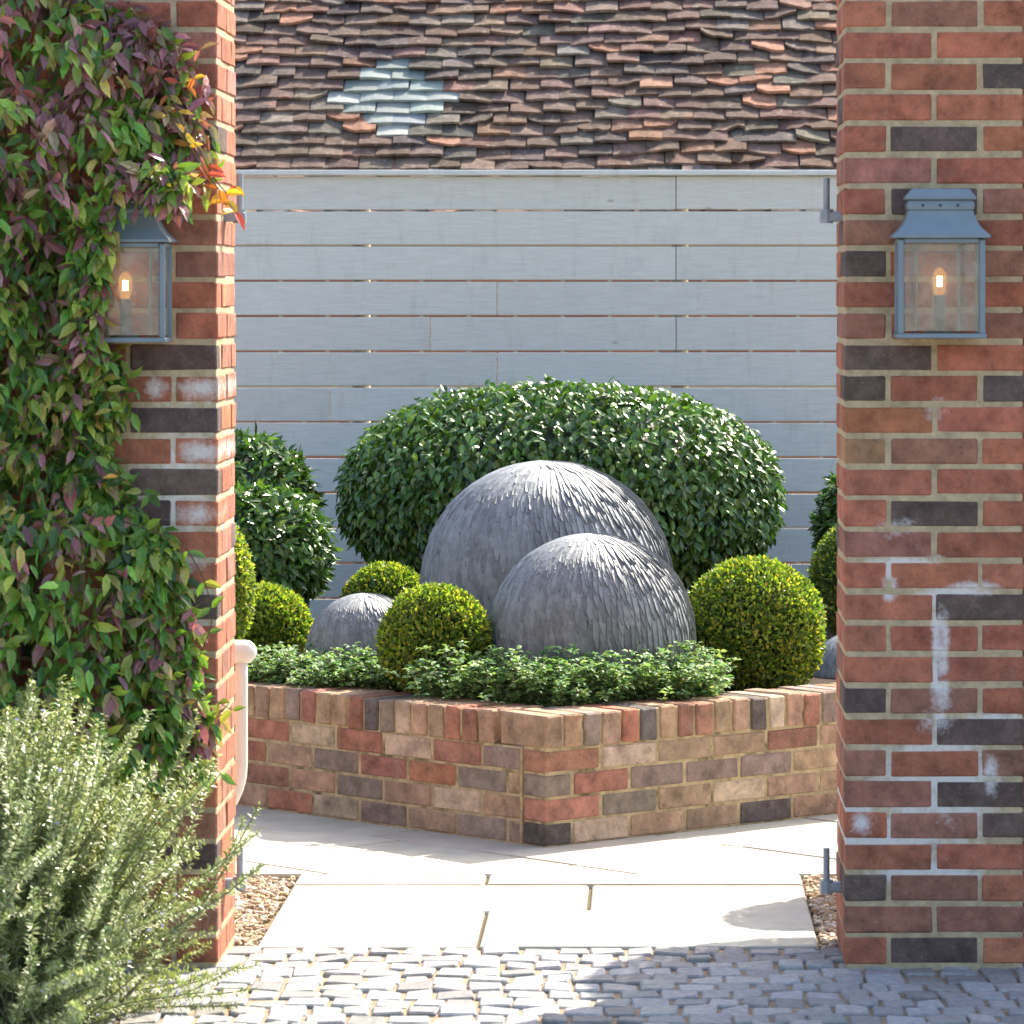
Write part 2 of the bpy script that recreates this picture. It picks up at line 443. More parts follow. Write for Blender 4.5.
RX0, LX0 = .4765, -1.06 - .44
pier(RX0, 'east', RIGHT_FRONT,
     [(.712, .79, .022, .085, 1.3), (.715, .67, .026, .05, .9), (.588, .925, .02, .035, 1.1), (.70, 1.0, .03, .012, 1), (.52, .355, .03, .03, .8), (.80, .93, .07, .018, 1), (.835, .47, .02, .05, .9),
      (.60, 1.08, .06, .03, .55), (.70, 1.37, .04, .03, .5), (.70, .60, .05, .03, .6), (.72, .36, .05, .03, .35)],
     [(.70, .44, .16, .16, 1.1), (.60, .33, .13, .04, 1.6), (.75, .9, .10, .04, 1.2), (.5, .36, .05, .07, 1.5), (.62, .98, .1, .03, 1.2), (.85, .6, .1, .03, 1), (.68, .23, .13, .03, 1.3), (.71, .75, .02, .2, 1.5)],
     'bare brick gate pier with white bloom streaks and a fully visible lantern')
pier(LX0, 'west', LEFT_FRONT,
     [(-1.10, 1.42, .06, .03, .8), (-1.10, 1.265, .06, .03, .9), (-1.21, 1.42, .03, .03, .8), (-1.12, 1.11, .06, .03, .8), (-1.14, .99, .06, .03, .6)],
     [(-1.16, 1.16, .12, .3, .7), (-1.15, .9, .1, .15, .7)],
     'brick gate pier half hidden under the red and green climbing plant')

def brick_wall(root, name, p0, ang, length, rows, pal, mat, z0=0.0, thick=.1025, depth_off=0.0, pitch_z=.075):
    """one leaf of stretcher bond; p0 = outer face corner, ang = direction of the run, outward normal is to the right of the run"""
    a = Acc(); d = np.array([math.cos(ang), math.sin(ang), 0]); nrm = np.array([math.sin(ang), -math.cos(ang), 0])
    for r_ in range(rows):
        x = 0.0; first = (r_ % 2 == 0)
        z = z0 + r_ * pitch_z + .004 + .0325
        while x < length - .03:
            ln = .1025 if (first and r_ % 2 == 0) else .215
            first = False
            ln = min(ln, length - x)
            c = np.array(p0) + d * (x + ln / 2) - nrm * (thick / 2)
            box(a, (c[0] + random.gauss(0, .0005), c[1] + random.gauss(0, .0005), z), (ln + random.gauss(0, .001), thick, .065 + random.gauss(0, .001)), .0045, rotz(ang + random.gauss(0, .0025)), bcol(random.choice(pal)), .0005)
            x += ln + .010
    return a

# ------------------------------------------------------------------ planter (a square corner turned to the gate)
CO = np.array([-.312, 2.14, 0]); HT = .392; LEN = 2.75
PAL = 'ssssgggwmmmnnkpgw'
A_R, A_L = R(41), R(135)
end_r = CO + LEN * np.array([math.cos(A_R), math.sin(A_R), 0]); end_l = CO + LEN * np.array([-c45, c45, 0])
pl = thing('brick_planter', CO, 'raised brick planter corner with a brick-on-edge coping, holding the stone balls', 'planter')
wall = Acc()
def run(p0, ang, length, off=0):
    w_ = brick_wall(None, '', p0, ang, length, 4, PAL, None, pitch_z=.0725)
    wall.v += w_.v; wall.c += w_.c
    wall.q += [q + wall.n for q in w_.q]; wall.t += [t + wall.n for t in w_.t]; wall.n += w_.n
# right-hand face runs from the corner along +45 deg: outward normal (s,-c)
run(CO, A_R, LEN)
# left-hand face runs towards the corner from its far end (direction -45 deg)
run(end_l, R(-45), LEN - .1125)
run(end_r, R(90), 6.36 - end_r[1]); run(np.array([end_l[0], 6.36, 0]), R(-90), 6.36 - end_l[1])
mplb = brick_mat('planter_brick', None, .32, True)
wall.build('brickwork', mplb, pl)
cop = Acc(); PALC = 'sssswwmmnkgsp'; ztop = HT - .0505
def coping(p0, ang, s0, length):
    d = np.array([math.cos(ang), math.sin(ang), 0]); nrm = np.array([math.sin(ang), -math.cos(ang), 0]); s = s0
    while s < length - .03:
        c = np.array(p0) + d * (s + .0325) - nrm * (.1075 - .004)
        box(cop, (c[0], c[1], ztop + random.gauss(0, .0015)), (.065 + random.gauss(0, .001), .215, .0985), .005, rotz(ang + random.gauss(0, .006)), bcol(random.choice(PALC)), .0015)
        s += .0755
coping(CO, A_R, 0.0, LEN)
dl = np.array([-c45, c45, 0])
s = .225
while s < LEN:
    nrm = np.array([-c45, -c45, 0]); c = CO + dl * (s + .0325) - nrm * (.1075 - .004)
    box(cop, (c[0], c[1], ztop + random.gauss(0, .0015)), (.065, .215, .0985), .005, rotz(A_L + random.gauss(0, .006)), bcol(random.choice(PALC)), .0015); s += .0755
coping(end_r, R(90), 0, 6.36 - end_r[1]); coping(np.array([end_l[0], 6.36, 0]), R(-90), 0, 6.36 - end_l[1])
cop.build('coping', mplb, pl)
mo = Acc()
def mwall(p0, p1, h, inset=.0035, thick=.2, z0=-.02):
    p0, p1 = np.array(p0), np.array(p1); d = p1 - p0; L_ = np.linalg.norm(d); d /= L_; ang = math.atan2(d[1], d[0])
    nrm = np.array([math.sin(ang), -math.cos(ang), 0]); c = (p0 + p1) / 2 - nrm * (inset + thick / 2)
    box(mo, (c[0], c[1], (h + z0) / 2), (L_ - .01, thick, h - z0), .002, rotz(ang))
mwall(CO, end_r, HT - .005); mwall(end_l + (0, 0, -.0) , CO + np.array([-c45, c45, 0]) * .2245, HT - .006); mwall(CO + np.array([-c45, c45, 0]) * .235, CO + np.array([-c45, c45, 0]) * .100, HT - .1, inset=.004)
mwall(end_r, (end_r[0], 6.36, 0), HT - .007); mwall((end_l[0], 6.36, 0), end_l, HT - .008)
mo.build('mortar', mortar_mat('planter_mortar', None, (.52, .41, .24), True), pl)
so_ = Acc()
inn = .18
def soil_poly():
    return [CO + (0, inn * 1.414, 0), end_r + (-inn, .07, 0), np.array([end_r[0] - inn, 6.36, 0]), np.array([end_l[0] + inn, 6.36, 0]), end_l + (inn, .07, 0)]
sp_ = soil_poly(); ctr = np.array([-.31, 4.6, 0]); vv = [(*p[:2], .338) for p in sp_] + [(*ctr[:2], .36)]
so_.add(vv, None, [[5, i, (i + 1) % 5] for i in range(5)], (.05, .035, .025))
so_.build('soil', plain_mat('soil', (.05, .036, .026), .95, .1, 0, .3, 50, 1.0), pl)

# ------------------------------------------------------------------ slate spheres
mslate = attr_mat('slate', .55, .45, 40, .22, .35, .003, (18, .56, .35, (.34, .35, .36)), 200)
def slate_ball(px, py_top, rpx, d, label, nseg, th_end=125):
    Rr = rpx * d / F; c = PX(px, py_top, d); c[2] -= Rr
    a = Acc()
    # core
    prof = [(Rr * .975 * math.sin(t), Rr * .975 * math.cos(t)) for t in np.linspace(.001, math.pi - .001, 40)]
    lathe(a, c, prof, 64, (.10, .105, .115))
    for zone, (ta, tb_, n_, L0, step, lift0) in enumerate(((-3, 6, 30, 20, 9, .003), (3, 32, int(nseg * .56), 34, 14, .0052), (22, th_end, nseg, 20, 9, .0068))):
        for k in range(n_):
            th = R(ta) + random.uniform(0, 1) * R(step)
            while th < R(tb_):
                t0 = max(th, R(.6)); ph = (k + random.gauss(0, .08)) * 2 * math.pi / n_
                hw = math.pi / n_ * 1.12; Lk = R(L0) * random.uniform(.8, 1.2)
                lift = lift0 * random.uniform(.6, 1.35) * (Rr / .4) ** .6
                fr_ = (0, .25, .5, .75, 1.0); hws = (.95, 1.0, 1.0, .9, .22)
                v = []
                for f, h in zip(fr_, hws):
                    t = min(t0 + Lk * f, math.pi - .02)
                    for sgn in (-1, 1):
                        o = sgn * hw * h + (hw * .25 if f == 1 else 0)
                        r_ = Rr * .994 + (Rr * .004) * f + (lift * (.35 + .65 * f) if sgn < 0 else lift * .25 * f)
                        v.append(c + r_ * np.array([math.sin(t) * math.cos(ph + o), math.sin(t) * math.sin(ph + o), math.cos(t)]))
                v = np.array(v); nr = unit(v.mean(0) - c); allv = np.concatenate([v, v - nr * (.003 + .003 * Rr)])
                q = [[2 * m, 2 * m + 2, 2 * m + 3, 2 * m + 1] for m in range(4)]
                q += [[2 * m + 2, 2 * m, 2 * m + 10, 2 * m + 12] for m in range(4)] + [[2 * m + 1, 2 * m + 3, 2 * m + 13, 2 * m + 11] for m in range(4)] + [[8, 18, 19, 9]]
                a.add(allv, q, None, np.array([.192, .212, .222]) * random.uniform(.72, 1.22))
                th += R(step) * random.uniform(.8, 1.2)
    o = a.build('slate_ball', mslate, None, False, (c[0], c[1], .365)); tag(o, label, 'garden ball', 'slate balls in the planter'); return o, c, Rr
slate_ball(547, 460, 126, 13.85, 'largest grey slate ball, directly in front of the wide dark hedge', 112)
slate_ball(592, 533, 103, 13.08, 'second largest grey slate ball, nearest the planter corner, behind the herb mat', 104)
slate_ball(366, 593, 60, 13.42, 'small grey slate ball between two yellow-green box balls on the left', 84)
slate_ball(862, 630, 58, 14.0, 'grey slate ball mostly hidden behind the right-hand gate pier', 84)

# ------------------------------------------------------------------ foliage makers
mbox = leaf_mat('box_leaf', .38, .5, .45)
mlaurel = leaf_mat('laurel_leaf', .28, .6, .22)
mherb = leaf_mat('herb_leaf', .55, .3, .32)
mclimb = leaf_mat('climber_leaf', .36, .5, .34, (1.35, 1.15, .6))
mbark = plain_mat('bark', (.11, .08, .055), .9, .1, 0, .3, 40, .8)
def lumpy(d, seed, amp):
    r_ = np.random.default_rng(seed); s = np.zeros(len(d))
    for k in range(9):
        f = r_.normal(0, 1, 3) * (2.2 + k * .8); s += np.sin(d @ f + r_.uniform(0, 6.28)) / (1 + k * .35)
    return 1 + amp * s / 3
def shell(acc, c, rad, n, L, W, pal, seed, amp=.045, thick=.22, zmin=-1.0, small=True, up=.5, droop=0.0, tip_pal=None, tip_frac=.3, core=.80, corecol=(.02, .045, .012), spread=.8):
    c = np.asarray(c, float); rad = np.asarray(rad, float)
    d = rdir(int(n * 1.3)); d = d[d[:, 2] > zmin][:n]; n = len(d)
    depth = rng.power(2.2, n); rf = 1 - thick * (1 - depth)
    lump = lumpy(d, seed, amp)
    pos = c + d * rad * (rf * lump)[:, None]
    out = unit(d / rad)
    ax = unit(out * rng.uniform(.2, 1.0, (n, 1)) + rdir(n) * spread + np.array([0, 0, up - droop]))
    nr = unit(out + rdir(n) * .55 + np.array([0, 0, .35]))
    cc = pick(pal, n)
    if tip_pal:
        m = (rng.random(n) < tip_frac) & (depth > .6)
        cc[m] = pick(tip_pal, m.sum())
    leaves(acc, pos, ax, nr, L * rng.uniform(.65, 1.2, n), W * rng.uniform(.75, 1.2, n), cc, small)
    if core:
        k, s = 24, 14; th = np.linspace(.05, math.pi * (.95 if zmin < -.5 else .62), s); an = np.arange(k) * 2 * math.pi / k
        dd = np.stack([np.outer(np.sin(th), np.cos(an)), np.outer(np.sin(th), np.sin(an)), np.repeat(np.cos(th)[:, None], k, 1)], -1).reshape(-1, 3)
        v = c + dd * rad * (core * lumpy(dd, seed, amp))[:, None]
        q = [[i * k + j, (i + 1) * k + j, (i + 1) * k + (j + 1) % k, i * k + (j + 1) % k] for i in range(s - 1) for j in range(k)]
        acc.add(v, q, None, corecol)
def stems(acc, base, c, rad, n, r0, reach=.75):
    base = np.asarray(base, float)
    for k in range(n):
        d = rdir(1)[0]; d[2] = abs(d[2]) * .8; tip = np.asarray(c) + d * np.asarray(rad) * reach
        mid = (base + tip) / 2 + np.array([d[0] * .02, d[1] * .02, .03]); b0 = base + np.array([random.gauss(0, r0), random.gauss(0, r0), 0])
        tube(acc, [b0, (b0 * .6 + mid * .4), mid, tip], [r0, r0 * .8, r0 * .55, r0 * .2], 6, (.11, .08, .055))
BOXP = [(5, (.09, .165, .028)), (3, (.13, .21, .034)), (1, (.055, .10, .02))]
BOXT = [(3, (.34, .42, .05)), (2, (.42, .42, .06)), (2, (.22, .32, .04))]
def box_ball(name, px, top, rpx, d, label, group, n=15000, pal=BOXP, tip=BOXT, tipf=.5, L=.019, W=.011, squash=1.0, mat=None, small=True, cat='shrub', zb=.36, **kw):
    Rr = rpx * d / F; c = PX(px, top, d); c[2] -= Rr * squash
    root = thing(name, (c[0], c[1], zb), label, cat, group)
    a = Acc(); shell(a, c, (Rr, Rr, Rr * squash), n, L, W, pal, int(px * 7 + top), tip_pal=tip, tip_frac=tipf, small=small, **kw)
    a.build('foliage', mat or mbox, root)
    s_ = Acc(); stems(s_, (c[0], c[1], zb - .02), c, (Rr, Rr, Rr * squash), 5, Rr * .045); s_.build('stem', mbark, root)
    return c, Rr
GB = 'clipped box balls in the planter'
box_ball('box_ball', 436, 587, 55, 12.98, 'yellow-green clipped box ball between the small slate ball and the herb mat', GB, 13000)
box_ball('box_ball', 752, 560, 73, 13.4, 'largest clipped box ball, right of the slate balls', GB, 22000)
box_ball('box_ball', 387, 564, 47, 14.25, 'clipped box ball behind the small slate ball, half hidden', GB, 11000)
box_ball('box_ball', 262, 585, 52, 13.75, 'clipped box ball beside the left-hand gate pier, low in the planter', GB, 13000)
LAUP = [(5, (.052, .125, .022)), (3, (.085, .18, .034)), (1, (.032, .08, .02))]
LAUT = [(2, (.14, .25, .05)), (2, (.09, .19, .04))]
# shrubs at the left and right edges of the bed
box_ball('laurel_bush', 262, 488, 68, 14.3, 'glossy laurel bush with sunlit leaves beside the left pier', None, 3600, LAUP, LAUT, .35, .052, .021, 0.92, mlaurel, False, droop=1.0, thick=.3, amp=.022, core=.74)
box_ball('laurel_bush', 246, 434, 72, 15.4, 'dark shaded laurel bush against the fence, behind the sunlit one', None, 3600, LAUP, LAUT, .1, .055, .023, 1.1, mlaurel, False, droop=1.0, thick=.3, amp=.022, core=.74)
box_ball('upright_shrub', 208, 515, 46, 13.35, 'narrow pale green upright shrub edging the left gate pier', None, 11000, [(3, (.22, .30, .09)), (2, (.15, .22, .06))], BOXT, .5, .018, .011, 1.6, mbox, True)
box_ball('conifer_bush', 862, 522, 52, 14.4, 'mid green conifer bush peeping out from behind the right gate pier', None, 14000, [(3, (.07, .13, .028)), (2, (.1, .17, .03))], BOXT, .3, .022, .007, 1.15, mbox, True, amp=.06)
box_ball('laurel_bush', 866, 462, 48, 15.2, 'dark laurel bush behind the right gate pier, above the conifer bush', None, 2600, LAUP, LAUT, .1, .05, .021, 1.3, mlaurel, False, droop=1.0, thick=.3, amp=.022, core=.74)

# wide clipped hedge
hd = 15.25; mm = hd / F
hc = PX(560, 492, hd); hr = np.array([221 * mm, .62, 112 * mm])
hroot = thing('clipped_hedge', (hc[0], hc[1], .365), 'wide dome-shaped dark glossy hedge in front of the pale fence', 'hedge')
a = Acc()
nH = 20500
d = rdir(nH * 2); d = d[d[:, 2] > -.74][:nH]; nH = len(d)
# super-ellipse: fuller shoulders than an ellipsoid; lower half tucks in
sup = (np.abs(d[:, 0]) ** 2.25 + np.abs(d[:, 1]) ** 2.4 + np.abs(d[:, 2]) ** 2.25) ** (-1 / 2.28)
depth = rng.power(2.4, nH); rf = (1 - .24 * (1 - depth)) * lumpy(d, 31, .014) * sup
rz = np.where(d[:, 2] < 0, 1.0, 1.0)
pos = hc + d * hr * rf[:, None] * np.stack([np.ones(nH), np.ones(nH), rz], 1)
out = unit(d / hr)
ax = unit(out * rng.uniform(.05, .55, (nH, 1)) + rdir(nH) * .6 + np.array([0, 0, -.75])); nr = unit(out + rdir(nH) * .5 + np.array([0, 0, .4]))
cc = pick(LAUP, nH); m = (rng.random(nH) < .30) & (depth > .55); cc[m] = pick(LAUT, m.sum())  # lighter outer leaves, their share raised to put sun glints into the colour
leaves(a, pos, ax, nr, .043 * rng.uniform(.65, 1.25, nH), .0235 * rng.uniform(.8, 1.2, nH), cc)
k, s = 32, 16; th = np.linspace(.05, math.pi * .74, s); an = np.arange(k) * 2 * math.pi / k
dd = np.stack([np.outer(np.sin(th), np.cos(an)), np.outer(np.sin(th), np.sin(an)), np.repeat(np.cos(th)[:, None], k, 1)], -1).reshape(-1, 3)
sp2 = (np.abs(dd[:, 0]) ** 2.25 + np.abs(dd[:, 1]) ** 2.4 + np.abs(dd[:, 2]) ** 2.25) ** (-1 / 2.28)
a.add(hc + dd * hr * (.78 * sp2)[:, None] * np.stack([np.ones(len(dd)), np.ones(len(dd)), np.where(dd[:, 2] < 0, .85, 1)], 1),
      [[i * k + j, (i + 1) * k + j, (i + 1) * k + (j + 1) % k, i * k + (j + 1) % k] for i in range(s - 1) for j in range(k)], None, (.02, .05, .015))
a.build('foliage', mlaurel, hroot)
for xo in (-.35, .1, .45):
    s_ = Acc(); stems(s_, (hc[0] + xo, hc[1] + random.uniform(-.1, .1), .34), hc + np.array([xo * .6, 0, 0]), hr * .8, 4, .018); s_.build('trunk', mbark, hroot)

# herb mats
HERB = [(4, (.17, .29, .125)), (3, (.24, .37, .16)), (2, (.12, .22, .085)), (1, (.34, .44, .18))]
def herb(pts, label, n, hgt, seed):
    """pts: list of (px, py_ground, d, spread) centres"""
    base = PX(*pts[0][:3]); root = thing('herb_plant', (base[0], base[1], .36), label, 'herb', 'herb mats in the planter')
    lf, st = Acc(), Acc(); P_, A_, N_, L_, W_ = [], [], [], [], []
    hs = [random.uniform(.62, 1.12) for _ in range(len(pts) * 3)]
    for k in range(n):
        px, py, d, sprd = pts[k % len(pts)]; hk = random.randrange(3)
        px += (hk - 1) * sprd * 160; hf = hs[(k % len(pts)) * 3 + hk]; sprd = sprd * .75
        b = PX(px, py, d); b = np.array([b[0] + random.gauss(0, sprd), b[1] + random.gauss(0, sprd * .6), .34])
        # keep inside the coping
        e = (b[1] - CO[1]) - abs(b[0] - CO[0])
        if e < .15: b[1] += .15 - e
        lean = np.array([random.gauss(0, .45), random.gauss(-.32, .45), .95]); lean = lean / np.linalg.norm(lean); h = hgt * hf * random.uniform(.6, 1.15)
        nn = 6
        path = [b + lean * h * (i / (nn - 1)) + np.array([0, 0, -.02 * (i / (nn - 1)) ** 2]) for i in range(nn)]
        tube(st, path, np.linspace(.0018, .0008, nn), 4, (.14, .13, .06), False)
        for i in range(1, nn):
            ph = random.uniform(0, 6.28) + i * 1.57
            cnt = 4 if i < nn - 1 else 7
            for j in range(cnt):
                an = ph + j * 2 * math.pi / cnt + random.gauss(0, .25); o = np.array([math.cos(an), math.sin(an), random.uniform(-.25, .6)])
                P_.append(path[i] + o * .003 + rng.normal(0, .004, 3)); A_.append(o); N_.append((0, 0, 1) + rng.normal(0, .3, 3)); s_ = random.uniform(.015, .027); L_.append(s_); W_.append(s_ * .74)
    leaves(lf, np.array(P_), np.array(A_), np.array(N_), np.array(L_), np.array(W_), pick(HERB, len(P_)))
    lf.build('foliage', mherb, root); st.build('stem', plain_mat('herb_stem', (.14, .13, .06), .8), root)
herb([(480, 690, 12.75, .09), (520, 700, 12.72, .09), (575, 700, 12.66, .10), (630, 700, 12.74, .09), (670, 694, 12.82, .06), (545, 700, 12.62, .07)], 'broad green herb mat at the planter corner, in front of the second largest slate ball', 980, .20, 1)
herb([(300, 690, 13.25, .08), (345, 690, 13.12, .07), (370, 680, 13.12, .06), (285, 680, 13.35, .06)], 'pale green herb mat between the small slate ball and the planter wall', 520, .175, 2)
herb([(692, 690, 12.95, .035)], 'small yellowish herb tuft at the right end of the broad herb mat', 90, .2, 3)
herb([(330, 630, 13.85, .06), (305, 640, 13.75, .06)], 'herb clump behind the small slate ball', 130, .2, 4)

# ------------------------------------------------------------------ fence
FD = 16.5; FY = CAMY + FD; fm = FD / F
fz_top = CAMZ + (290 - 176) * fm
fence = thing('board_fence', (0, FY, 0), 'pale grey-blue horizontal board fence with thin gaps behind the planter', 'fence')
fb = Acc(); pitch = .1425; rowi = 0; z = fz_top
SEAMS = {0: [676], 1: [], 2: [676], 3: [497], 4: [430, 676], 5: [497], 6: [330, 620], 7: [720]}
while z - pitch > -.02:
    xs = [-6.0] + sorted([(s_ - CX) * fm for s_ in SEAMS.get(rowi, [random.uniform(250, 800)])] + [-4.0 + random.uniform(0, .8), -2.6 + random.uniform(0, .5), 2.4 + random.uniform(0, .8), 4.2]) + [6.0]
    for x0, x1 in zip(xs[:-1], xs[1:]):
        tcol = np.array([.61, .64, .60]) * random.uniform(.95, 1.05)
        box(fb, ((x0 + x1) / 2, FY + random.gauss(0, .001), z - (pitch - .006) / 2 + random.gauss(0, .0008)), (x1 - x0 - .003, .02, pitch - .0085), .0025, roty(random.gauss(0, .0004)), tcol)
    z -= pitch; rowi += 1
def fence_mat():
    m, nt, out = newmat('painted_board'); n = N(nt); p = n.pos(); c = n.attr()
    gz = n.mapping(p, (2.0, 1, 26)); f = n.ramp(n.noise(gz, 4, 6, .7), [(.3, .84), (.7, 1.05)])
    c = n.mix(1.0, c, f, 'MULTIPLY')
    v = n.new('ShaderNodeTexVoronoi'); v.inputs['Scale'].default_value = 3.1; n.link(n.mapping(p, (1.2, 0.001, 2.6)), v.inputs['Vector'])
    kn = n.ramp(v.outputs['Distance'], [(.0, 1.), (.03, .6), (.07, 0.)])
    c = n.mix(n.math('MULTIPLY', kn, .75), c, (.22, .23, .21))
    d_ = n.ramp(n.noise(n.mapping(p, (9, 1, 2)), 3, 5, .7), [(.55, 0.), (.8, 1.)])
    c = n.mix(n.math('MULTIPLY', d_, .4), c, (.35, .36, .30))
    b = n.bsdf(c, .62, .3, n.bump(n.noise(n.mapping(p, (3, 1, 60)), 5, 5), .25, .004)); n.link(b.outputs[0], out.inputs[0]); return m
mf = fence_mat(); fb.build('board_panel', mf, fence)
cr = Acc(); box(cr, (0, FY - .004, fz_top + .013), (12, .075, .022), .003, None, (.64, .68, .65)); cr.build('cap_rail', mf, fence)
for x in (-4.6, -2.8, -1.17, .12, 1.5, 3.2, 4.9):
    q = Acc(); box(q, (x, FY + .055, fz_top / 2), (.07, .07, fz_top - .01), .004, None, (.42, .36, .28)); q.build('post', attr_mat('post_wood', .9, .1) if 'post_wood' not in bpy.data.materials else bpy.data.materials['post_wood'], fence)

# ------------------------------------------------------------------ outbuilding with an old tiled roof
EY, EZ, PITCH = 9.35, 1.98, R(38.5)
bld = thing('outbuilding', (0, EY + 2.5, 0), 'old outbuilding with a weathered brown clay tile roof behind the fence', 'building')
mm_, nt, out = newmat('old_wall'); n = N(nt); p = n.pos()
bt = n.new('ShaderNodeTexBrick'); bt.inputs['Scale'].default_value = 1; bt.inputs['Brick Width'].default_value = .225; bt.inputs['Row Height'].default_value = .075; bt.inputs['Mortar Size'].default_value = .01
bt.inputs['Color1'].default_value = (.26, .12, .075, 1); bt.inputs['Color2'].default_value = (.18, .085, .06, 1); bt.inputs['Mortar'].default_value = (.30, .26, .20, 1)
cx = n.new('ShaderNodeSeparateXYZ'); n.link(p, cx.inputs[0]); cb = n.new('ShaderNodeCombineXYZ'); n.link(n.math('ADD', cx.outputs[0], cx.outputs[1]), cb.inputs[0]); n.link(cx.outputs[2], cb.inputs[1]); n.link(cb.outputs[0], bt.inputs['Vector'])
b = n.bsdf(bt.outputs[0], .9, .2); n.link(b.outputs[0], out.inputs[0])
NR = 34; GA = .094
run_ = NR * GA * math.cos(PITCH); rise = NR * GA * math.sin(PITCH)
wl = Acc(); X0, X1 = -5.2, 5.0; Y0, Y1 = EY + .18, EY + 2 * run_ - .18; zt = EZ + .12
prof = [(Y0, -.05), (Y1, -.05), (Y1, zt), ((Y0 + Y1) / 2, EZ + rise - .12), (Y0, zt)]
v = [(X0 + .1, *q) for q in prof] + [(X1 - .1, *q) for q in prof]
wl.add(v, [[i, (i + 1) % 5, 5 + (i + 1) % 5, 5 + i] for i in range(5)], [[0, 4, 3], [0, 3, 1], [1, 3, 2], [5, 8, 9], [5, 6, 8], [6, 7, 8]])
wl.build('wall', mm_, bld)
TILES = [(5, (.165, .108, .085)), (4, (.195, .132, .105)), (2, (.125, .098, .09)), (2, (.205, .122, .09)), (.6, (.27, .14, .095)), (1.2, (.20, .165, .14)), (.3, (.36, .2, .14))]
tl, rp = Acc(), Acc()
TW = .163; TLn = .25; TH = .0145
sl = np.array([0, math.cos(PITCH), math.sin(PITCH)]); nrmv = np.array([0, -math.sin(PITCH), math.cos(PITCH)]); xv = np.array([1., 0, 0])
repl = {}   # (row from visible bottom) pale replaced tiles
def sag(x, r_): return .010 * math.sin(x * 1.9 + .6) + .009 * math.sin(x * 4.7 + r_ * .35) + .006 * math.sin(x * 9 + r_ * 1.1)
def tile(acc, x, r_, broken, c, wid=TW, lift=None, tl_len=TLn):
    s0 = r_ * GA + sag(x, r_) * .9 + random.gauss(0, .007); camb = random.uniform(.0015, .0055); tilt = random.gauss(0, .009); sk = random.gauss(0, .035)
    th = TH * random.uniform(.85, 1.3); lf = (.0155 + random.gauss(0, .005)) if lift is None else lift
    nx = 6; us = np.linspace(-.5, .5, nx); top, bot = [], []
    bo = np.zeros(nx)
    if broken: bo = np.abs(rng.normal(0, .008, nx)) + np.array([.055, .03, .012, .004, .0, .006])[::random.choice((1, -1))] * random.uniform(.3, 1)
    else: bo = np.abs(rng.normal(0, .0022, nx))
    V = []
    for layer in (0, 1):
        for e in (0, 1):
            for i, u in enumerate(us):
                s_ = s0 + (bo[i] + sk * u * wid if e == 0 else tl_len)
                hgt = (TH * 2.3 + lf if e == 0 else .002) + camb * (.25 - u * u) * 4 + tilt * u * (1 if e == 0 else .3) - th * layer + sag(x * .7, r_ * .2) * .8
                V.append(np.array([x, EY, EZ]) + xv * u * wid * .99 + sl * s_ + nrmv * hgt)
    k = nx; q = []
    for i in range(nx - 1):
        q.append([i, i + 1, k + i + 1, k + i]); q.append([2 * k + i, 3 * k + i, 3 * k + i + 1, 2 * k + i + 1]); q.append([i, 2 * k + i, 2 * k + i + 1, i + 1])
    q.append([0, k, 3 * k, 2 * k]); q.append([k - 1, 3 * k - 1, 4 * k - 1, 2 * k - 1])
    acc.add(V, q, None, c)
def vis_row(py):      # course whose lower edge shows at pixel row py
    best = None
    for r_ in range(NR):
        dd_ = EY - CAMY + r_ * GA * math.cos(PITCH); yy = CY - (EZ + r_ * GA * math.sin(PITCH) + .03 - CAMZ) * F / dd_
        if best is None or abs(yy - py) < best[0]: best = (abs(yy - py), r_)
    return best[1]
# pale diamond of newer tiles: (pixel row of the lower edge, list of tile centre pixels)
dia = [(75, 1), (86, 2), (97, 3), (107, 4), (118, 3), (128, 2), (139, 1)]
r0 = vis_row(139)
for i, (py, cnt) in enumerate(dia[::-1]): repl[r0 + i] = cnt
PALE = [(2, (.185, .225, .21)), (2, (.24, .28, .25)), (1, (.15, .185, .19))]
for r_ in range(NR):
    dd_ = EY - CAMY + r_ * GA * math.cos(PITCH); shift = (TW * .5 if r_ % 2 else 0)
    dcx = (393 - CX) * dd_ / F
    cnt = repl.get(r_, 0)
    # snap columns so that the diamond is symmetrical on this course
    base = dcx + (TW / 2 if (r_ - r0) % 2 else 0)
    kmin = int((X0 - base) / TW); kmax = int((X1 - base) / TW)
    for k in range(kmin, kmax + 1):
        x = base + k * TW + random.gauss(0, .003)
        if cnt and abs(x - dcx) < cnt * TW / 2:
            tile(rp, x, r_, False, pick(PALE, 1, .12, .03)[0], TW, .010); continue
        edge = 1.0 if x > .5 else .4
        br = random.random() < (.13 + .26 * max(0, min(1, (x - .2) / .6)) * (1 if x < 1.5 else .5))
        cc = pick(TILES, 1, .22, .05)[0] * .80
        if br and random.random() < .35: cc = np.array([.40, .2, .13]) * random.uniform(.7, 1.1)
        tile(tl, x, r_, br, cc)
rf_ = Acc()
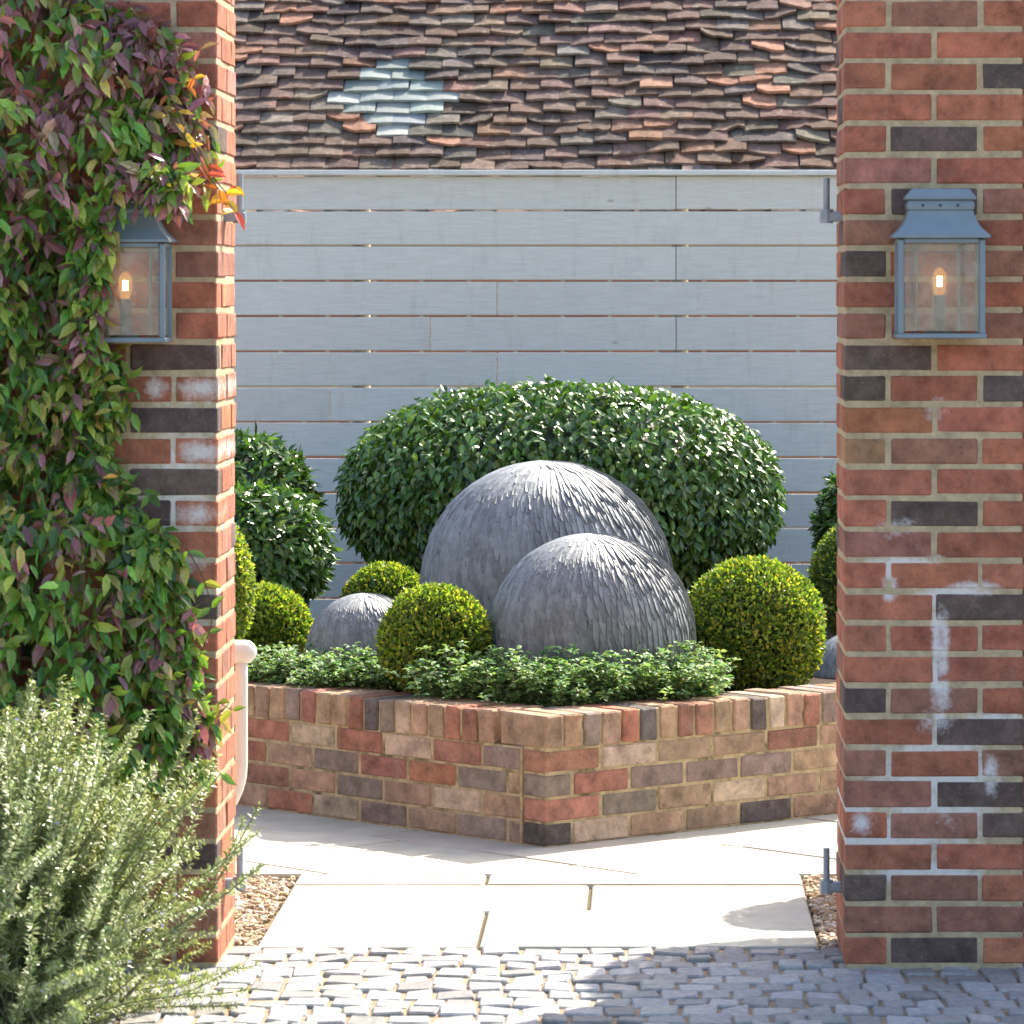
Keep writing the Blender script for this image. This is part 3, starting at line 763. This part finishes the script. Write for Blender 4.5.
def tile_mat():
    m, nt, out = newmat('clay_tile'); n = N(nt); p = n.pos(); c = n.attr()
    c = n.mix(1.0, c, n.ramp(n.noise(p, 16, 6, .72), [(.3, .45), (.7, 1.4)]), 'MULTIPLY')
    li = n.ramp(n.noise(p, 26, 6, .75), [(.56, 0.), (.68, 1.)]); c = n.mix(n.math('MULTIPLY', li, .55), c, (.40, .37, .32))
    rd = n.ramp(n.noise(p, 8, 6, .75), [(.60, 0.), (.72, 1.)]); c = n.mix(n.math('MULTIPLY', rd, .6), c, (.36, .17, .11))
    dk = n.ramp(n.noise(p, 33, 6, .75), [(.58, 0.), (.7, 1.)]); c = n.mix(n.math('MULTIPLY', dk, .6), c, (.05, .042, .04))
    b = n.bsdf(c, .88, .25, n.bump(n.noise(p, 60, 6, .8), .9, .012)); n.link(b.outputs[0], out.inputs[0]); return m
mt = tile_mat()
# underlay deck and back slope keep the roof closed
yr = EY + run_; zr = EZ + rise
for (ya, za) in ((EY, EZ), (EY + 2 * run_, EZ)):
    rf_.add([(X0, ya, za - .012), (X1, ya, za - .012), (X1, yr, zr - .012), (X0, yr, zr - .012), (X0, ya, za - .05), (X1, ya, za - .05), (X1, yr, zr - .05), (X0, yr, zr - .05)],
            [[0, 1, 2, 3], [4, 7, 6, 5], [0, 4, 5, 1], [1, 5, 6, 2], [0, 3, 7, 4]], None, (.16, .115, .095))
roof = rf_.build('roof', mt, bld)
t1 = tl.build('roof_tiles', mt, roof); tag(t1, 'uneven brown clay tiles, some broken')
roof_rp = rp.build('replaced_tiles', attr_mat('pale_tile', .6, .4, 30, .15, .3), roof); tag(roof_rp, 'diamond patch of pale blue-green newer tiles')
rd = Acc()
for k in range(int((X1 - X0) / .3)):
    x = X0 + .15 + k * .3; tube(rd, [(x - .155, yr, zr - .02), (x + .155, yr, zr - .015)], .11, 12, pick(TILES, 1)[0])
rd.build('ridge_tiles', mt, roof)

# ------------------------------------------------------------------ side walls behind the climber / right of the pier
def garden_wall(x0, x1, label):
    root = thing('garden_wall', ((x0 + x1) / 2, .22, 0), label, 'wall', 'garden walls beside the gate')
    a = Acc()
    for (p0, ang) in (((x0, .11, 0), 0.0), ((x1, .33, 0), math.pi)):
        wl_ = brick_wall(None, '', p0, ang, x1 - x0, 34, 'rrrrbbdpo', None)
        a.v += wl_.v; a.c += wl_.c; a.q += [q + a.n for q in wl_.q]; a.t += [t + a.n for t in wl_.t]; a.n += wl_.n
    a.build('brickwork', bpy.data.materials['pier_brick_west'], root)
    m = Acc(); box(m, ((x0 + x1) / 2, .22, 1.27), (x1 - x0 - .004, .21, 2.56), .002); m.build('mortar', bpy.data.materials['pier_mortar_west'], root)
garden_wall(-4.0, LX0 - .004, 'brick garden wall behind the climbing plant')
garden_wall(RX0 + .444, 3.2, 'brick garden wall right of the lantern pier')

# ------------------------------------------------------------------ lanterns
mlan = plain_mat('lantern_paint', (.17, .225, .262), .42, .5, 0, .08, 20, .05)
mdark = plain_mat('hole_shade', (.03, .03, .032), .5, .4)
mbulbholder = plain_mat('candle_tube', (.20, .20, .19), .5, .4)
mg, nt, out = newmat('lantern_glass'); n = N(nt)
gl = n.new('ShaderNodeBsdfGlossy'); gl.inputs['Roughness'].default_value = .06; gl.inputs[0].default_value = (.9, .95, 1, 1)
tr = n.new('ShaderNodeBsdfTransparent'); tr.inputs[0].default_value = (.90, .91, .90, 1)
fr = n.new('ShaderNodeFresnel'); fr.inputs[0].default_value = 1.6
mx = n.new('ShaderNodeMixShader'); n.link(n.math('ADD', n.math('MULTIPLY', fr.outputs[0], 1.2), n.math('MULTIPLY', n.ramp(n.noise(n.pos(), 18, 5, .7), [(.4, 0.), (.7, 1.)]), .10), True), mx.inputs[0])
df = n.new('ShaderNodeBsdfDiffuse'); df.inputs[0].default_value = (.62, .62, .56, 1); m2 = n.new('ShaderNodeMixShader'); n.link(n.math('MULTIPLY', n.ramp(n.noise(n.pos(), 26, 6, .75), [(.35, .25), (.65, 1.)]), .24), m2.inputs[0])
n.link(tr.outputs[0], m2.inputs[1]); n.link(df.outputs[0], m2.inputs[2])
n.link(m2.outputs[0], mx.inputs[1]); n.link(gl.outputs[0], mx.inputs[2]); n.link(mx.outputs[0], out.inputs[0])
def emit(name, c, s):
    m, nt, out = newmat(name); e = nt.nodes.new('ShaderNodeEmission'); e.inputs[0].default_value = (*c, 1); e.inputs[1].default_value = s
    nt.links.new(e.outputs[0], out.inputs[0]); return m
mfil = emit('lit_filament', (1, .62, .22), 26); 
mb, nt, out = newmat('bulb_glass'); n = N(nt)
e = n.new('ShaderNodeEmission'); e.inputs[0].default_value = (1, .42, .08, 1); e.inputs[1].default_value = 1.1
tr = n.new('ShaderNodeBsdfTransparent'); mx = n.new('ShaderNodeMixShader'); mx.inputs[0].default_value = .14
n.link(tr.outputs[0], mx.inputs[1]); n.link(e.outputs[0], mx.inputs[2]); n.link(mx.outputs[0], out.inputs[0])
def lantern(cx, zb, label):
    root = thing('wall_lantern', (cx, 0, zb), label, 'lantern', 'lit wall lanterns on the gate piers')
    o = np.array([cx, 0, zb]); D = .155; y1 = -.012; y0 = y1 - D; yc = (y0 + y1) / 2; W2, D2 = .105, D / 2; H = .24
    f = Acc(); B = lambda c, s, a_=f: box(a_, o + np.array(c), s, .0025)
    for sx in (-1, 1):
        for yy in (y0 + .007, y1 - .007): B((sx * (W2 - .007), yy, H / 2 + .005), (.014, .014, H - .012))
    B((0, yc, .006), (.216, D + .006, .012))
    # top rim (four rails) and thin lower glazing rails
    for sx in (-1, 1): B((sx * (W2 - .006), yc, H - .004), (.012, D - .03, .012))
    for yy in (y0 + .006, y1 - .006): B((0, yy, H - .004), (.18, .012, .012))
    for xx in (-.052, .052): B((xx, y1 - .004, H / 2), (.007, .006, H - .02))
    f.build('frame', mlan, root)
    for sx in (-1, 1):
        p_ = Acc(); box(p_, o + np.array([sx * (W2 - .007), yc, H / 2 + .003]), (.002, D - .03, H - .03), .0004); p_.build('glass_pane', mg, root)
    p_ = Acc(); box(p_, o + np.array([0, y0 + .007, H / 2 + .003]), (.18, .002, H - .03), .0004); p_.build('glass_pane', mg, root)
    r_ = Acc(); z = H + .003
    prof = [(0, .117), (.006, .117), (.010, .112), (.018, .103), (.028, .094), (.040, .0865), (.054, .081), (.066, .078)]
    loft_rect(r_, o + np.array([0, yc, z]), [(zz, hw, hw - (.105 - D2) - .0) for zz, hw in prof])
    r_.build('roof', mlan, root)
    c_ = Acc(); zc = z + .0665
    loft_rect(c_, o + np.array([0, yc, zc]), [(0, .0755, .05), (.003, .079, .053), (.012, .081, .055), (.022, .078, .052), (.026, .074, .049)]); c_.build('vent_collar', mlan, root)
    for xx in (-.044, -.002, .040):
        h_ = Acc(); tube(h_, [o + np.array([xx, yc - .0555, zc + .012]), o + np.array([xx, yc - .05, zc + .012])], .0036, 10)
        h_.build('vent_hole_disc', mdark, root)  # dark discs stand in for the shade inside the vent holes
    k_ = Acc(); zk = zc + .0265
    loft_rect(k_, o + np.array([0, yc, zk]), [(0, .084, .058), (.006, .085, .059), (.010, .081, .055), (.024, .070, .045), (.026, .067, .042)]); k_.build('cap', mlan, root)
    b_ = Acc(); box(b_, o + np.array([0, -.006, H + .05]), (.14, .011, .10), .002); b_.build('mounting_plate', mlan, root)
    # bulb
    t_ = Acc(); tube(t_, [o + np.array([0, yc, .012]), o + np.array([0, yc, .02])], .035, 20); tube(t_, [o + np.array([0, yc, .02]), o + np.array([0, yc, .105])], .014, 16); t_.build('bulb_holder', mbulbholder, root)
    l_ = Acc(); pr = [(.010, .105), (.012, .112), (.016, .128), (.0175, .142), (.015, .158), (.009, .168), (.001, .172)]
    lathe(l_, o + np.array([0, yc, 0]), pr, 20); bl_ = l_.build('bulb', mb, root, True)
    fl = Acc(); tube(fl, [o + np.array([0, yc, .126]), o + np.array([0, yc, .150])], .0062, 10); fl.build('filament', mfil, bl_)
    return root
lantern(.703, 1.543, 'lit blue-grey wall lantern on the bare brick pier, clear of leaves')
lantern(-1.274, 1.533, 'lit blue-grey wall lantern on the pier with the climber, partly covered by leaves')
# ------------------------------------------------------------------ hinge pins on the pier sides
mpin = plain_mat('galvanised', (.30, .33, .36), .45, .5, .3, .12, 40, .2)
def pin(side, zc, label, tall):
    xs = RX0 if side > 0 else LX0 + .44
    x = xs - side * .036; yv = .19
    root = thing('hinge_pin', (xs, yv, zc), label, 'gate hinge', 'gate hinge pins on the piers')
    a = Acc(); tube(a, [(x, yv, zc), (x, yv, zc + tall)], .0085, 14); a.build('pin', mpin, root)
    b_ = Acc(); box(b_, ((x + xs) / 2 - side * .004, yv, zc - .012), (.058, .03, .026), .004); tube(b_, [(x, yv, zc - .028), (x, yv, zc + .006)], .017, 16); b_.build('bracket', mpin, root)
pin(1, 1.855, 'upper grey hinge pin on the right pier', .085)
pin(1, .182, 'lower grey hinge pin on the right pier above the gravel', .085)
pin(-1, 1.855, 'upper grey hinge pin on the left pier beside the orange leaves', .095)
pin(-1, .190, 'lower grey hinge pin on the left pier behind the rosemary', .085)

# ------------------------------------------------------------------ cream rail behind the left pier
mcream = plain_mat('cream_paint', (.74, .71, .62), .4, .5, 0, .05, 30, .05)
rx, ry, rz_ = -1.055, .66, .705
rail = thing('hand_rail', (rx - .4, ry, 0), 'cream rounded hand rail on a curved post behind the left pier', 'rail')
a = Acc(); xs = np.array([-.8, -.4, 0.0, .012, .022, .028]); 
tube(a, [(rx + x, ry, rz_ + .01) for x in xs], [.031, .031, .031, .028, .019, .006], 20); a.build('top_rail', mcream, rail, True)
a = Acc(); pts = [(rx - .012, ry, rz_ - .01)] + [(rx - .012, ry, z) for z in np.linspace(rz_ - .06, .42, 5)]
pts += [(rx - .012 - .13 * (1 - math.cos(t)), ry, .42 - .16 * math.sin(t)) for t in np.linspace(.2, math.pi / 2, 8)] + [(rx - .3, ry, .26), (rx - .78, ry, .26)]
tube(a, pts, .0165, 14); a.build('post', mcream, rail, True)
a = Acc(); tube(a, [(rx - .78, ry, rz_), (rx - .78, ry, 0)], .016, 12); a.build('leg', mcream, rail, True)
a = Acc(); tube(a, [(rx - .25, ry, .265), (rx - .25, ry, -.01)], .016, 12); a.build('leg', mcream, rail, True)

# ------------------------------------------------------------------ pots and topiary behind the right pier (they cast the round shade on the slabs)
bc = np.array([.452 + .545 * .62, .86 + .839 * .62, .96 * .62]); bR = .225
pot = Acc(); prof = [(.001, 0), (.13, 0), (.15, .02), (.185, .33), (.20, .33), (.205, .345), (.205, .385), (.185, .385), (.175, .36), (.001, .355)]
lathe(pot, (bc[0], bc[1], .002), prof, 40, (.4, .2, .12))
tag(pot.build('terracotta_pot', attr_mat('terracotta', .85, .2, 15, .15, .3), None, True, (bc[0], bc[1], 0)), 'terracotta pot on the gravel behind the right pier', 'pot')
tb = thing('topiary_ball', (bc[0], bc[1], .36), 'clipped box topiary ball in the terracotta pot behind the right pier', 'shrub')
a = Acc(); shell(a, bc, (bR, bR, bR), 9000, .018, .011, BOXP, 5, .02, tip_pal=BOXT, tip_frac=.3); a.build('foliage', mbox, tb)
a = Acc(); stems(a, (bc[0], bc[1], .35), bc, (bR, bR, bR), 5, .012); a.build('stem', mbark, tb)
tc = np.array([.298 + .545 * 1.32, -.074 + .839 * 1.32, .96 * 1.32])
tr_ = thing('topiary_ball', (tc[0], tc[1], 0), 'standard topiary ball on a bare stem behind the right garden wall', 'shrub')
a = Acc(); shell(a, tc, (.40, .40, .40), 11000, .026, .016, BOXP, 9, .04, tip_pal=BOXT, tip_frac=.3); a.build('foliage', mbox, tr_)
a = Acc(); tube(a, [(tc[0], tc[1], -.03), (tc[0] + .01, tc[1], .5), tc], [.03, .024, .02], 10); a.build('trunk', mbark, tr_)

# ------------------------------------------------------------------ climbing plant on the left pier
cl = thing('climbing_plant', (-1.5, -.02, 0), 'climbing plant with drooping green and burgundy leaves over the left pier', 'climber')
EDGE = [(-40, 60), (0, 80), (20, 150), (45, 172), (80, 185), (120, 195), (150, 195), (185, 190), (205, 160), (230, 120), (260, 100), (300, 92), (340, 92), (365, 105), (400, 118), (440, 88), (470, 98), (500, 112), (535, 148), (560, 178), (600, 175), (650, 182), (690, 195), (730, 205), (770, 190), (800, 130), (850, 90)]
ey = np.array([e[0] for e in EDGE], float); ex = np.array([e[1] for e in EDGE], float)
sh = 9.85 / F
P_, A_, N_, C_, L_ = [], [], [], [], []
MAUVE = [(3, (.26, .12, .14)), (3, (.33, .17, .19)), (2, (.20, .08, .085)), (1, (.36, .13, .12)), (3, (.26, .20, .11))]
GREEN = [(4, (.115, .25, .04)), (3, (.17, .31, .055)), (2, (.06, .14, .04)), (3, (.26, .34, .06)), (1.5, (.32, .30, .08))]
nclump = 3900; made = 0; tries = 0
while made < nclump and tries < 40000:
    tries += 1
    py = random.uniform(-90, 850); lim = np.interp(py, ey, ex) - random.expovariate(1 / 9.0) + random.gauss(0, 6)
    px = lim - random.uniform(0, 1) * (lim + 330)
    if random.random() < .25: px = lim - random.expovariate(1 / 14.0)
    edge_dist = lim - px
    # keep the lantern clear apart from a fringe of leaves
    if math.sin(px * .071 + 2 * math.sin(py * .03)) + math.sin(py * .083 + px * .02) + math.sin(px * .13 - py * .11) < -.75 and edge_dist > 12 and random.random() < .8: continue
    inl = 104 < px < 180 and 196 < py < 352
    if inl and random.random() < .97: continue
    x = (px - CX) * sh; z = CAMZ - (py - CY) * sh
    thick = min(.30, .03 + .0024 * max(0, edge_dist)) + (0.06 if px < 30 else 0)
    u = random.random() ** .6
    y = -.015 - thick * u + (.10 if (x < LX0 and u < .4) else 0)
    if 80 < px < 185 and 170 < py < 360: y = min(y, -.17 - random.uniform(0, .05)) if py < 235 or px < 118 else y
    # colour: purple tips high up and on the outside, green inside and low down
    hp = np.interp(py, [-50, 120, 260, 420, 700, 850], [.75, .50, .26, .17, .12, .10]) * (.45 + .75 * u)
    pc = min(1, max(0, hp + .28 * math.sin(px * .045 + 1.7) * math.sin(py * .031 + .4)))
    cnt = random.randint(4, 7)
    purple = random.random() < pc
    for j in range(cnt):
        an = random.uniform(0, 2 * math.pi)
        dr = random.uniform(.5, 1.7)
        ax = np.array([math.cos(an) * .8, -abs(math.sin(an)) * .75 - .1, -dr])
        if random.random() < .22: ax[2] = random.uniform(-.2, .5)
        P_.append((x + random.gauss(0, .016), y + random.gauss(0, .010), z + random.gauss(0, .018))); A_.append(ax)
        N_.append(np.array([math.cos(an) * .6, -1.0, .55]) + rng.normal(0, .6, 3)); L_.append(random.triangular(.028, .074, .052))
        pp = purple if random.random() < .8 else (random.random() < .3)
        C_.append(pick(MAUVE if pp else GREEN, 1, .28, .07)[0] * 1.22)
    made += 1
P_ = np.array(P_); L_ = np.array(L_)
st = Acc()
def shoot(pts, n, pal, L0=.045):
    """a free shoot: pixel path at a depth, with a pair of leaves at each node"""
    path = np.array([PX(x, y, d) for x, y, d in pts]); t = np.linspace(0, 1, len(path)); tt = np.linspace(0, 1, 24)
    sm = np.stack([np.interp(tt, t, path[:, k]) for k in range(3)], 1)
    sm[1:-1] = (sm[:-2] + sm[1:-1] + sm[2:]) / 3
    tube(st, sm, np.linspace(.0022, .001, 24), 5, (.16, .08, .06))
    pos, ax, nr = [], [], []
    for i in range(n):
        p = sm[min(23, int(4 + 20 * i / max(1, n - 1)))]
        for s_ in (-1, 1):
            pos.append(p); ax.append(np.array([s_ * random.uniform(.2, 1), random.uniform(-.6, .3), random.uniform(-1, .35)])); nr.append(np.array([random.gauss(0, .5), -1, random.uniform(.2, .9)]))
    lf = np.array([random.uniform(.7, 1.2) * L0 for _ in pos])
    return np.array(pos), np.array(ax), np.array(nr), lf, pick(pal, len(pos), .2, .06)
SUNNY = [(3, (.50, .17, .03)), (3, (.52, .32, .04)), (2, (.42, .08, .05)), (1, (.3, .25, .05))]
shoots = [shoot([(150, 60, 9.9), (178, 110, 9.88), (190, 150, 9.88), (212, 180, 9.9), (234, 210, 9.93)], 9, SUNNY, .05),
          shoot([(200, 150, 9.9), (215, 180, 9.92), (228, 195, 9.95), (236, 186, 9.97)], 3, SUNNY, .05),
          shoot([(170, 70, 9.9), (186, 95, 9.9), (190, 85, 9.9), (194, 78, 9.9)], 3, SUNNY, .035),
          shoot([(120, 520, 9.9), (150, 530, 9.88), (185, 545, 9.88), (205, 580, 9.9), (214, 620, 9.9), (200, 655, 9.9)], 7, GREEN, .05),
          shoot([(150, 690, 9.85), (190, 700, 9.88), (215, 700, 9.92), (232, 710, 9.95)], 4, [(2, (.2, .25, .05)), (2, (.45, .3, .05))], .045),
          shoot([(150, 740, 9.85), (190, 760, 9.88), (220, 772, 9.92)], 3, GREEN, .05),
          shoot([(80, 440, 9.88), (110, 470, 9.88), (140, 490, 9.9), (150, 495, 9.9)], 4, GREEN + [(2, (.5, .3, .05))], .05),
          shoot([(130, 10, 9.9), (150, 30, 9.9), (175, 45, 9.9), (200, 50, 9.9)], 4, MAUVE, .05),
          shoot([(95, 360, 9.85), (105, 385, 9.85), (112, 410, 9.85)], 5, GREEN, .05)]
lf = Acc(); leaves(lf, P_, np.array(A_), np.array(N_), L_, L_ * .42, np.array(C_))
for s_ in shoots: leaves(lf, s_[0], s_[1], s_[2], s_[3], s_[3] * .42, s_[4])
lf.build('foliage', mclimb, cl)
for k in range(26):
    x = random.uniform(-2.3, -1.42); zz = np.linspace(0, random.uniform(1.2, 2.4), 14); ph = random.uniform(0, 6)
    tube(st, [(x + .05 * math.sin(z * 4 + ph) + .1 * (z / 2.4) * math.sin(ph), -.012 - .02 * random.random(), z) for z in zz], np.linspace(.006, .002, 14), 6, (.14, .10, .08))
st.build('stem', mbark, cl)

# ------------------------------------------------------------------ rosemary
ro = np.array([-1.52, -.85, -.02])
rs = thing('rosemary_bush', ro, 'sunlit grey-green rosemary bush with needle leaves at the foot of the left pier', 'shrub')
mrose = leaf_mat('rosemary_leaf', .36, .55, .28, (1.2, 1.25, .7))
st, lf, fl = Acc(), Acc(), Acc(); P_, A_, N_, L_, C_ = [], [], [], [], []
ROSE = [(4, (.31, .37, .15)), (3, (.40, .46, .22)), (2, (.20, .26, .09)), (2, (.52, .55, .32))]
FP = []
for k in range(860):
    an = random.uniform(0, 2 * math.pi); el = R(random.uniform(8, 88)) if k % 3 else R(random.uniform(45, 88))
    Lk = random.uniform(.50, .74) * (1 + .10 * math.sin(el)) * (.92 if el < R(35) else 1)
    if random.random() < .25: Lk *= random.uniform(.55, .85)
    b0 = ro + np.array([random.gauss(0, .10), random.gauss(0, .10), .02])
    d0 = np.array([math.cos(an) * math.cos(el), math.sin(an) * math.cos(el), math.sin(el)])
    nn = 12; pth = [b0]; d_ = unit(d0 + np.array([0, 0, -.15])); wob = rng.normal(0, .07, 3)
    for i in range(nn):
        d_ = unit(d_ + wob * .6 + np.array([.012, 0, .055]) + rng.normal(0, .06, 3)); q_ = pth[-1] + d_ * Lk / nn; q_[2] = max(q_[2], .015); pth.append(q_)
    pth = np.array(pth)
    if pth[-1][0] > -.80: continue
    tube(st, pth, np.linspace(.0035, .0012, nn + 1), 5, (.16, .13, .09), False)
    m_ = int(Lk / .0027); tt = rng.uniform(.16, 1, m_) ** .75 * nn
    i0 = np.minimum(tt.astype(int), nn - 1); fr_ = (tt - i0)[:, None]
    pp = pth[i0] * (1 - fr_) + pth[i0 + 1] * fr_; tg = unit(pth[i0 + 1] - pth[i0])
    sd_ = unit(np.cross(tg, rdir(m_)))
    ax = unit(tg * rng.uniform(.15, .8, (m_, 1)) + sd_ * 1.0)
    P_.append(pp); A_.append(ax); N_.append(unit(tg + rdir(m_) * .3)); L_.append(rng.uniform(.015, .027, m_) * (1 - .35 * (tt / nn) ** 4)); C_.append(pick(ROSE, m_, .18, .05))
    if random.random() < .18 and el < R(60):
        for q_ in range(5): FP.append(pth[random.randint(6, nn)] + rng.normal(0, .008, 3))
P_ = np.concatenate(P_); A_ = np.concatenate(A_); N_ = np.concatenate(N_); L_ = np.concatenate(L_); C_ = np.concatenate(C_)
leaves(lf, P_, A_, N_, L_, .0060, C_, True); lf.build('foliage', mrose, rs); st.build('stem', plain_mat('rosemary_stem', (.20, .20, .12), .85, .1), rs)
FP = np.array(FP); FP = np.repeat(FP, 4, 0); leaves(fl, FP, rdir(len(FP)), rdir(len(FP)), .008, .006, (.52, .52, .72), True)
fl.build('flowers', leaf_mat('lilac_petal', .6, .2, .3, (1, 1, 1.1)), rs)
